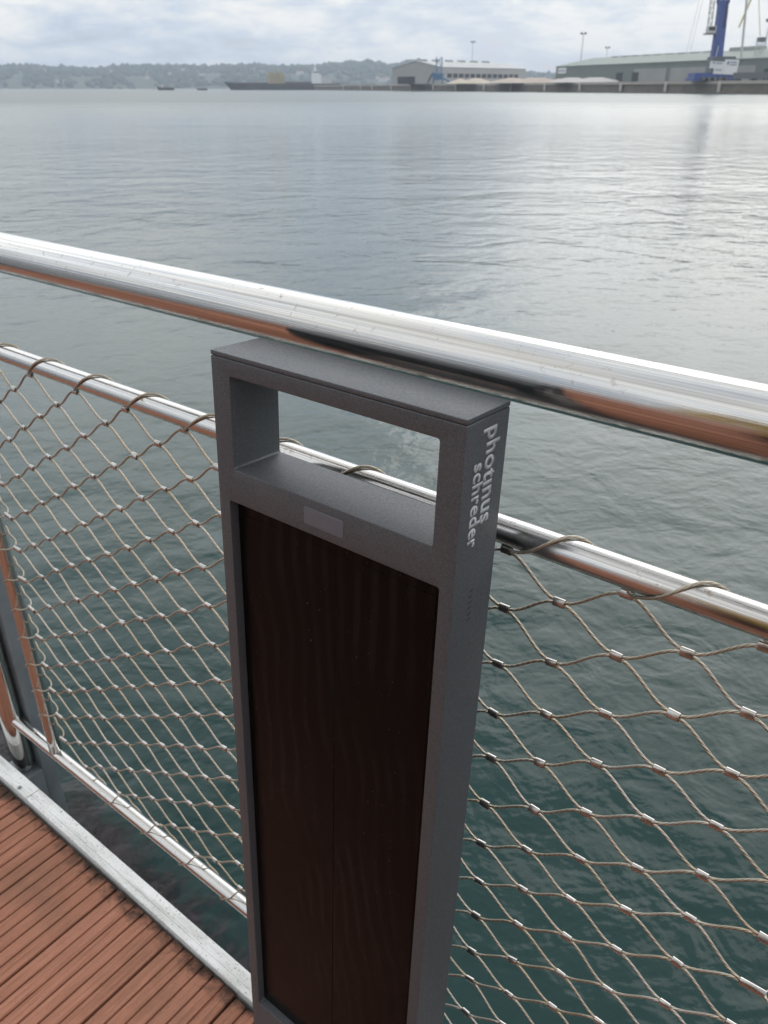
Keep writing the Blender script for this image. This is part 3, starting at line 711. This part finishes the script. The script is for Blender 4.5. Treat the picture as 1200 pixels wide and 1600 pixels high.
def ferrule_mesh(L):
    bm = bmesh.new(); n = 18; rg = []
    for x, s in ((-L/2, .80), (-L/2, .96), (-L/2+.0005, 1), (L/2-.0005, 1), (L/2, .96), (L/2, .80)):
        ring = []
        for k in range(n):
            a = k*2*math.pi/n; ring.append(bm.verts.new((x, .0025*s*math.cos(a), (.0041*s)*math.copysign(abs(math.sin(a))**.7, math.sin(a)))))
        rg.append(ring)
    for A, B in zip(rg, rg[1:]):
        for k in range(n): bm.faces.new((A[k], A[(k+1) % n], B[(k+1) % n], B[k]))
    bmesh.ops.recalc_face_normals(bm, faces=bm.faces); return mesh_of(bm, 'ferrule', autos=R(45))
F1, F2 = ferrule_mesh(.0098), ferrule_mesh(.021)
for r in range(27):
    for k2 in range(KL, KR+1):
        if (k2 - r) % 2: continue
        c = node_pos(r, k2); end = k2 in (KL, KR)
        o = obj('end_ferrule' if end else 'ferrule', F2 if end else F1, FERR, net)
        if end: c = c + Vector((-.009 if k2 == KL else .009, 0, 0))
        o.location = c; o.rotation_euler = (rnd.gauss(0, .16), rnd.gauss(0, .05), rnd.gauss(0, .04))
# lacing ropes: helix round each tube, pulled out to every edge ferrule
def lacing(name, along, t0, pitch, cnt, centre, rt, far, side, turn=1):
    pts = []; n = 40
    for i in range(cnt*n+1):
        f = i/n; a = f*2*math.pi; pull = max(0, math.cos(a))
        rad = rt + CR*1.15 + (far - rt - CR*1.15)*pull**7
        out, front = math.cos(a)*rad, math.sin(a)*rad*turn
        t = t0 + pitch*(f + .04*math.sin(a))
        if along == 'u': pts.append((t, centre[0] - front, centre[1] + side*out))
        else: pts.append((centre[0] + side*out, RN - front, t))
    bm = bmesh.new(); tube(bm, pts, CR, 8); obj(name, mesh_of(bm, name, smooth=True), CABLE, net)
lacing('lacing_rope', 'u', U0 - 8*PP, PP, 10, (RN, ZM), RM, ZM - Z0 - .003, -1)
lacing('lacing_rope', 'u', U0 - 8*PP, PP, 10, (RN, ZB), RM, (Z0 - 26*QQ/2) - ZB - .003, 1, -1)
lacing('lacing_rope', 'z', Z0 - QQ/2 - 12*QQ, QQ, 12, (UL, 0), RM, (U0 + KL*PP/2 - .018) - UL, 1, -1)
lacing('lacing_rope', 'z', Z0 - QQ/2 - 12*QQ, QQ, 12, (UR, 0), RM, UR - (U0 + KR*PP/2 + .018), -1)

# ================================================================== solar bollard
BW, BD = .2625, .0588
MBOL = MR @ Matrix.Translation((-.5029, .4147, -.1922)) @ Matrix.Rotation(R(-2.636), 4, 'X') @ Matrix.Scale(1/1.05, 4)
BH = 1.103
bol = empty('solar_bollard', 'flat dark grey light bollard with handle opening leaning on the handrail', 'bollard', MBOL)
def rrect(x0, z0, x1, z1, r, n=6):
    out = []
    for cx, cz, a0 in ((x1-r, z1-r, 0), (x0+r, z1-r, 90), (x0+r, z0+r, 180), (x1-r, z0+r, 270)):
        for i in range(n+1): a = R(a0 + 90*i/n); out.append((cx+r*math.cos(a), cz+r*math.sin(a)))
    return out
def plate(loops, y0, y1, bev=.0006, name='plate'):
    """extruded flat shape with holes, depth y0..y1, as a mesh in bollard axes"""
    cu = bpy.data.curves.new(name, 'CURVE'); cu.dimensions = '2D'; cu.fill_mode = 'BOTH'
    for lp in loops:
        sp = cu.splines.new('POLY'); sp.points.add(len(lp)-1); sp.use_cyclic_u = True
        for p, (x, z) in zip(sp.points, lp): p.co = (x, z, 0, 1)
    cu.extrude = (y1-y0)/2 - bev; cu.bevel_depth = bev; cu.bevel_resolution = 2; cu.offset = -bev
    tmp = bpy.data.objects.new('tmp', cu); COL.objects.link(tmp)
    dg = bpy.context.evaluated_depsgraph_get(); me = bpy.data.meshes.new_from_object(tmp.evaluated_get(dg))
    bpy.data.objects.remove(tmp); bpy.data.curves.remove(cu)
    for v in me.vertices: x, y, z = v.co; v.co = (x, (y0+y1)/2 + z, y)
    bm = bmesh.new(); bm.from_mesh(me); bpy.data.meshes.remove(me)
    bmesh.ops.remove_doubles(bm, verts=bm.verts, dist=1e-6); bmesh.ops.recalc_face_normals(bm, faces=bm.faces)
    me = mesh_of(bm, name, autos=R(32)); me.materials.clear(); return me
OL, OR_, OT, OB = .0221, .0218, .0194, .1062; PL, PR, PT, PB = .0136, .0131, .1395, .890
obj('frame', plate([rrect(0, -BH, BW, -.0047, .0012, 3), rrect(OL, -OB, BW-OR_, -OT, .0026), rrect(PL, -PB, BW-PR, -PT, .0028)], 0, BD), PAINT, bol)
cap = obj('top_cap', box_mesh((0, 0, -.0040), (BW, BD, 0), .0005, 2), PAINT, bol)
obj('cap_gasket', box_mesh((.0012, .0012, -.0049), (BW-.0012, BD-.0012, -.0038)), BLACK, bol)
obj('back_plate', box_mesh((PL-.0005, .030, -PB-.0005), (BW-PR+.0005, BD-.004, -PT+.0005)), BLACK, bol)
sol = obj('solar_panel', box_mesh((PL+.0005, .0135, -PB+.0005), (BW-PR-.0005, .0295, -PT-.0005)), BLACK, bol)
xm = .1354
for x0, x1 in ((PL+.0075, xm-.00025), (xm+.00025, BW-PR-.0075)):
    obj('cell_sheet', box_mesh((x0, .0095, -PB+.010), (x1, .0134, -PT-.016), .0003, 1), SOLAR, sol)
bm = bmesh.new()
for (a, b) in (((PL+.0006, -PB+.0006), (BW-PR-.0006, -PB+.0095)), ((PL+.0006, -PT-.0155), (BW-PR-.0006, -PT-.0006)), ((PL+.0006, -PB+.0096), (PL+.0072, -PT-.0156)), ((BW-PR-.0072, -PB+.0096), (BW-PR-.0006, -PT-.0156))):
    add_box(bm, (a[0], .0097, a[1]), (b[0], .0134, b[1]))
obj('cell_border', mesh_of(bm, 'cell_border'), SOLAR, sol)
obj('sensor_window', plate([rrect(.1083, -.1312, .1524, -.1148, .0024)], -.0005, .004, .0003, 'sensor_window'), SENSOR, bol)
def lettering(body, name, z0, z1, base, top_ref, xh_char='n'):
    """text printed down the right side face: reads downwards, letter tops to the back"""
    def mk(s, off):
        cu = bpy.data.curves.new('txt', 'FONT'); cu.body = s; cu.size = 1; cu.offset = off; cu.extrude = 0; cu.resolution_u = 4; cu.space_character = 1.04
        o = bpy.data.objects.new('txt', cu); COL.objects.link(o); dg = bpy.context.evaluated_depsgraph_get()
        me = bpy.data.meshes.new_from_object(o.evaluated_get(dg)); bpy.data.objects.remove(o); return me
    ref = mk(xh_char, .022); xh = max(v.co.y for v in ref.vertices); bpy.data.meshes.remove(ref)
    me = mk(body, .022); xs = [v.co.x for v in me.vertices]; a, b = min(xs), max(xs)
    for v in me.vertices:
        x, y, _ = v.co; v.co = (BW + .00045, base + y/xh*(top_ref-base), z0 + (x-a)/(b-a)*(z1-z0))
    me.materials.clear(); bm = bmesh.new(); bm.from_mesh(me); bpy.data.meshes.remove(me)
    ex = bmesh.ops.extrude_face_region(bm, geom=bm.faces[:]); 
    for g in ex['geom']:
        if isinstance(g, bmesh.types.BMVert): g.co.x -= .0004
    bmesh.ops.recalc_face_normals(bm, faces=bm.faces)
    obj(name, mesh_of(bm, name), PRINT, bol)
lettering('phot\u0131nus', 'lettering', -.0133, -.0917, .0293, .0415)
lettering('schreder', 'lettering', -.0380, -.1080, .0142, .0240)
for i in range(6):
    z = -.1490 - i*.0054
    obj('vent_slit', plate([rrect(.0, -.0005, .0062, .0005, .00048, 4)], -.0002, .0003, .00005, 'vent_slit'), BLACK, bol, mw=Matrix.Translation((BW, .0234, z)) @ Matrix.Rotation(R(90), 4, 'Z') @ Matrix.Rotation(R(-4), 4, 'Y'))
# screws that fix the base to the deck
obj('base_foot', box_mesh((-.006, -.006, -BH-.006), (BW+.006, BD+.006, -BH+.006), .0015, 2), PAINT, bol)

# ================================================================== air over the harbour
bm = bmesh.new(); add_box(bm, (-5200, -60, -7.5), (5200, 3600, 90)); hz = obj('haze', mesh_of(bm, 'haze'), None); hz['kind'] = 'stuff'
m = bpy.data.materials.new('haze_air'); m.use_nodes = True; t = NT(m.node_tree); t.n.clear()
pv = t.node('ShaderNodeVolumePrincipled'); pv.inputs['Color'].default_value = (.74, .84, .98, 1); pv.inputs['Density'].default_value = .00025; pv.inputs['Anisotropy'].default_value = .2
ou = t.node('ShaderNodeOutputMaterial'); t.l.new(pv.outputs[0], ou.inputs['Volume']); hz.data.materials.append(m)

# ================================================================== the person taking the picture (mirrored in the tubes)
SKIN = simple('skin', (.42, .26, .19), .55, 0, .05, 30); JACK = simple('ochre_jacket', (.42, .28, .10), .85, 0, .08, 25); TROU = simple('black_trousers', (.012, .012, .014), .85, 0, .1, 30)
HAIR = simple('dark_hair', (.03, .022, .016), .6, 0, .2, 80); SHOE = simple('black_shoes', (.015, .015, .016), .5, 0, .1, 40); PHONE = simple('phone_black', (.012, .012, .013), .25, 0, .05, 10)
def skin_mesh(verts, edges, name, sub=2, root=0):
    me = bpy.data.meshes.new(name); me.from_pydata([v[0] for v in verts], edges, [])
    o = bpy.data.objects.new(name, me); COL.objects.link(o)
    o.modifiers.new('skin', 'SKIN').use_smooth_shade = True
    lay = me.skin_vertices[0].data if len(me.skin_vertices) else None
    for i, v in enumerate(verts):
        r = v[1]; lay[i].radius = r if isinstance(r, tuple) else (r, r); lay[i].use_root = (i == root)
    sm = o.modifiers.new('sub', 'SUBSURF'); sm.levels = sub; sm.render_levels = sub
    dg = bpy.context.evaluated_depsgraph_get(); out = bpy.data.meshes.new_from_object(o.evaluated_get(dg))
    bpy.data.objects.remove(o); bpy.data.meshes.remove(me); out.materials.clear()
    for p in out.polygons: p.use_smooth = True
    return out
class Sk:
    def __init__(s): s.v = []; s.e = []
    def add(s, p, r, parent=None):
        s.v.append((p, r))
        if parent is not None: s.e.append((parent, len(s.v)-1))
        return len(s.v)-1
    def chain(s, parent, items):
        for p, r in items: parent = s.add(p, r, parent)
        return parent
try:
    MP = Matrix.Translation((-.44, -.37, CAMH + ZD)) @ Matrix.Rotation(-R(38), 4, 'Z')
    person = empty('person', 'person in ochre jacket and black trousers photographing, mirrored in the handrail', 'person', MP)
    pc = MP.inverted() @ Vector((0, -.014, CAMH - .042)); Q38 = Matrix.Rotation(R(38), 3, 'Z')
    def hp(dx, dy, z): q = Q38 @ Vector((dx, dy, 0)); return (pc.x + q.x, pc.y + q.y, z - 1.205 + pc.z)
    #                        # phone centre, held just behind the lens
    K = Sk(); pelvis = K.add((0, 0, .92), (.15, .11)); ch = K.chain(pelvis, [((0, .0, 1.08), (.135, .10)), ((0, -.01, 1.27), (.155, .11)), ((0, -.01, 1.40), (.11, .08))])
    nk = K.chain(ch, [((0, .02, 1.47), .055), ((0, .05, 1.54), .055)])
    K.chain(nk, [((0, .065, 1.60), (.076, .09)), ((0, .06, 1.67), (.066, .082))])
    for sx in (-1, 1):
        w = K.chain(ch, [((sx*.17, -.01, 1.385), .06), ((sx*.25, .03, 1.20), .048), ((sx*.255, .08, 1.09), .043), ((sx*.17, .22, 1.10), .038), (hp(sx*.095, -.075, 1.135), .027)])
        pm = K.chain(w, [(hp(sx*.066, -.045, 1.150), (.030, .018))])
        K.chain(pm, [(hp(sx*.050, -.040, 1.172), .0105), (hp(sx*.034, -.030, 1.190), .009), (hp(sx*.024, -.022, 1.206), .008)])      # thumb over the screen edge
        for k in range(4):
            zz = 1.150 + .019*k; L = (.9, 1.0, .96, .8)[3-k]
            K.chain(pm, [(hp(sx*.060, -.022, zz), .0095), (hp(sx*.047, -.004, zz+.004), .0085), (hp(sx*(.047-.016*L), .003, zz+.006), .0075)])
        K.chain(pelvis, [((sx*.085, .0, .84), .092), ((sx*.10, .025, .48), .058), ((sx*.105, -.02, .12), .040), ((sx*.108, -.01, .055), .045), ((sx*.118, .12, .03), (.042, .03))])
    obj('body', skin_mesh(K.v, K.e, 'body'), SKIN, person)
    J = Sk(); a = J.add((0, 0, .80), (.19, .15)); c = J.chain(a, [((0, 0, .92), (.185, .145)), ((0, 0, 1.08), (.18, .14)), ((0, -.01, 1.27), (.195, .145)), ((0, -.01, 1.41), (.14, .105))]); J.chain(c, [((0, .012, 1.475), .075)])
    for sx in (-1, 1): J.chain(c, [((sx*.185, -.01, 1.39), .085), ((sx*.262, .03, 1.20), .068), ((sx*.268, .08, 1.085), .062), ((sx*.17, .22, 1.098), .054), (hp(sx*.108, -.09, 1.130), .042)])
    obj('jacket', skin_mesh(J.v, J.e, 'jacket'), JACK, person)
    T = Sk(); a = T.add((0, 0, .97), (.175, .135))
    for sx in (-1, 1): T.chain(a, [((sx*.088, 0, .82), .112), ((sx*.10, .025, .48), .078), ((sx*.105, -.015, .12), .070), ((sx*.106, -.012, .035), .068)])
    obj('trousers', skin_mesh(T.v, T.e, 'trousers'), TROU, person)
    for sx in (-1, 1):
        S = Sk(); a = S.add((sx*.107, -.05, .05), (.045, .045)); S.chain(a, [((sx*.11, .03, .05), (.048, .045)), ((sx*.118, .14, .035), (.046, .032)), ((sx*.12, .19, .03), (.03, .022))]); obj('shoe', skin_mesh(S.v, S.e, 'shoe'), SHOE, person)
    bm = bmesh.new(); bmesh.ops.create_uvsphere(bm, u_segments=24, v_segments=16, radius=1)
    for v in list(bm.verts):
        if v.co.z < -.25 + .75*max(0, v.co.y): bm.verts.remove(v)
    for v in bm.verts: v.co = Vector((v.co.x*.092, v.co.y*.110, v.co.z*.098)) * (1 + .05*mnoise.noise(v.co*5)) + Vector((0, .052, 1.655))
    obj('hair', mesh_of(bm, 'hair', smooth=True), HAIR, person)
    face = Vector((0, .062, 1.615))
    for sx in (-1, 1):
        bm = bmesh.new(); bmesh.ops.create_uvsphere(bm, u_segments=12, v_segments=8, radius=.012, matrix=Matrix.Translation(face + Vector((sx*.032, .082, .012)))); obj('eye', mesh_of(bm, 'eye', smooth=True), PHONE, person)
        bm = bmesh.new(); bmesh.ops.create_uvsphere(bm, u_segments=12, v_segments=8, radius=1, matrix=Matrix.Translation(face + Vector((sx*.080, -.004, -.004))) @ Matrix.Diagonal((.012, .022, .034, 1))); obj('ear', mesh_of(bm, 'ear', smooth=True), SKIN, person)
    bm = bmesh.new(); bmesh.ops.create_cone(bm, segments=10, radius1=.017, radius2=.007, depth=.05, matrix=Matrix.Translation(face + Vector((0, .096, -.012))) @ Matrix.Rotation(R(-18), 4, 'X')); obj('nose', mesh_of(bm, 'nose', smooth=True), SKIN, person)
    bm = bmesh.new(); bmesh.ops.create_uvsphere(bm, u_segments=14, v_segments=8, radius=1, matrix=Matrix.Translation(face + Vector((0, .084, -.052))) @ Matrix.Diagonal((.026, .010, .008, 1))); obj('mouth', mesh_of(bm, 'mouth', smooth=True), simple('lips', (.35, .15, .12), .5), person)
    ph = obj('phone', box_mesh((-.036, -.0085, -.074), (.036, -.0005, .074), .003, 2), PHONE, mw=Matrix.Translation(MP @ pc) @ Matrix.Rotation(-PITCH, 4, 'X'))
    tag(ph, 'black phone held upright in both hands of the person photographing', 'phone')
except Exception as ex:
    print('person failed', ex); raise
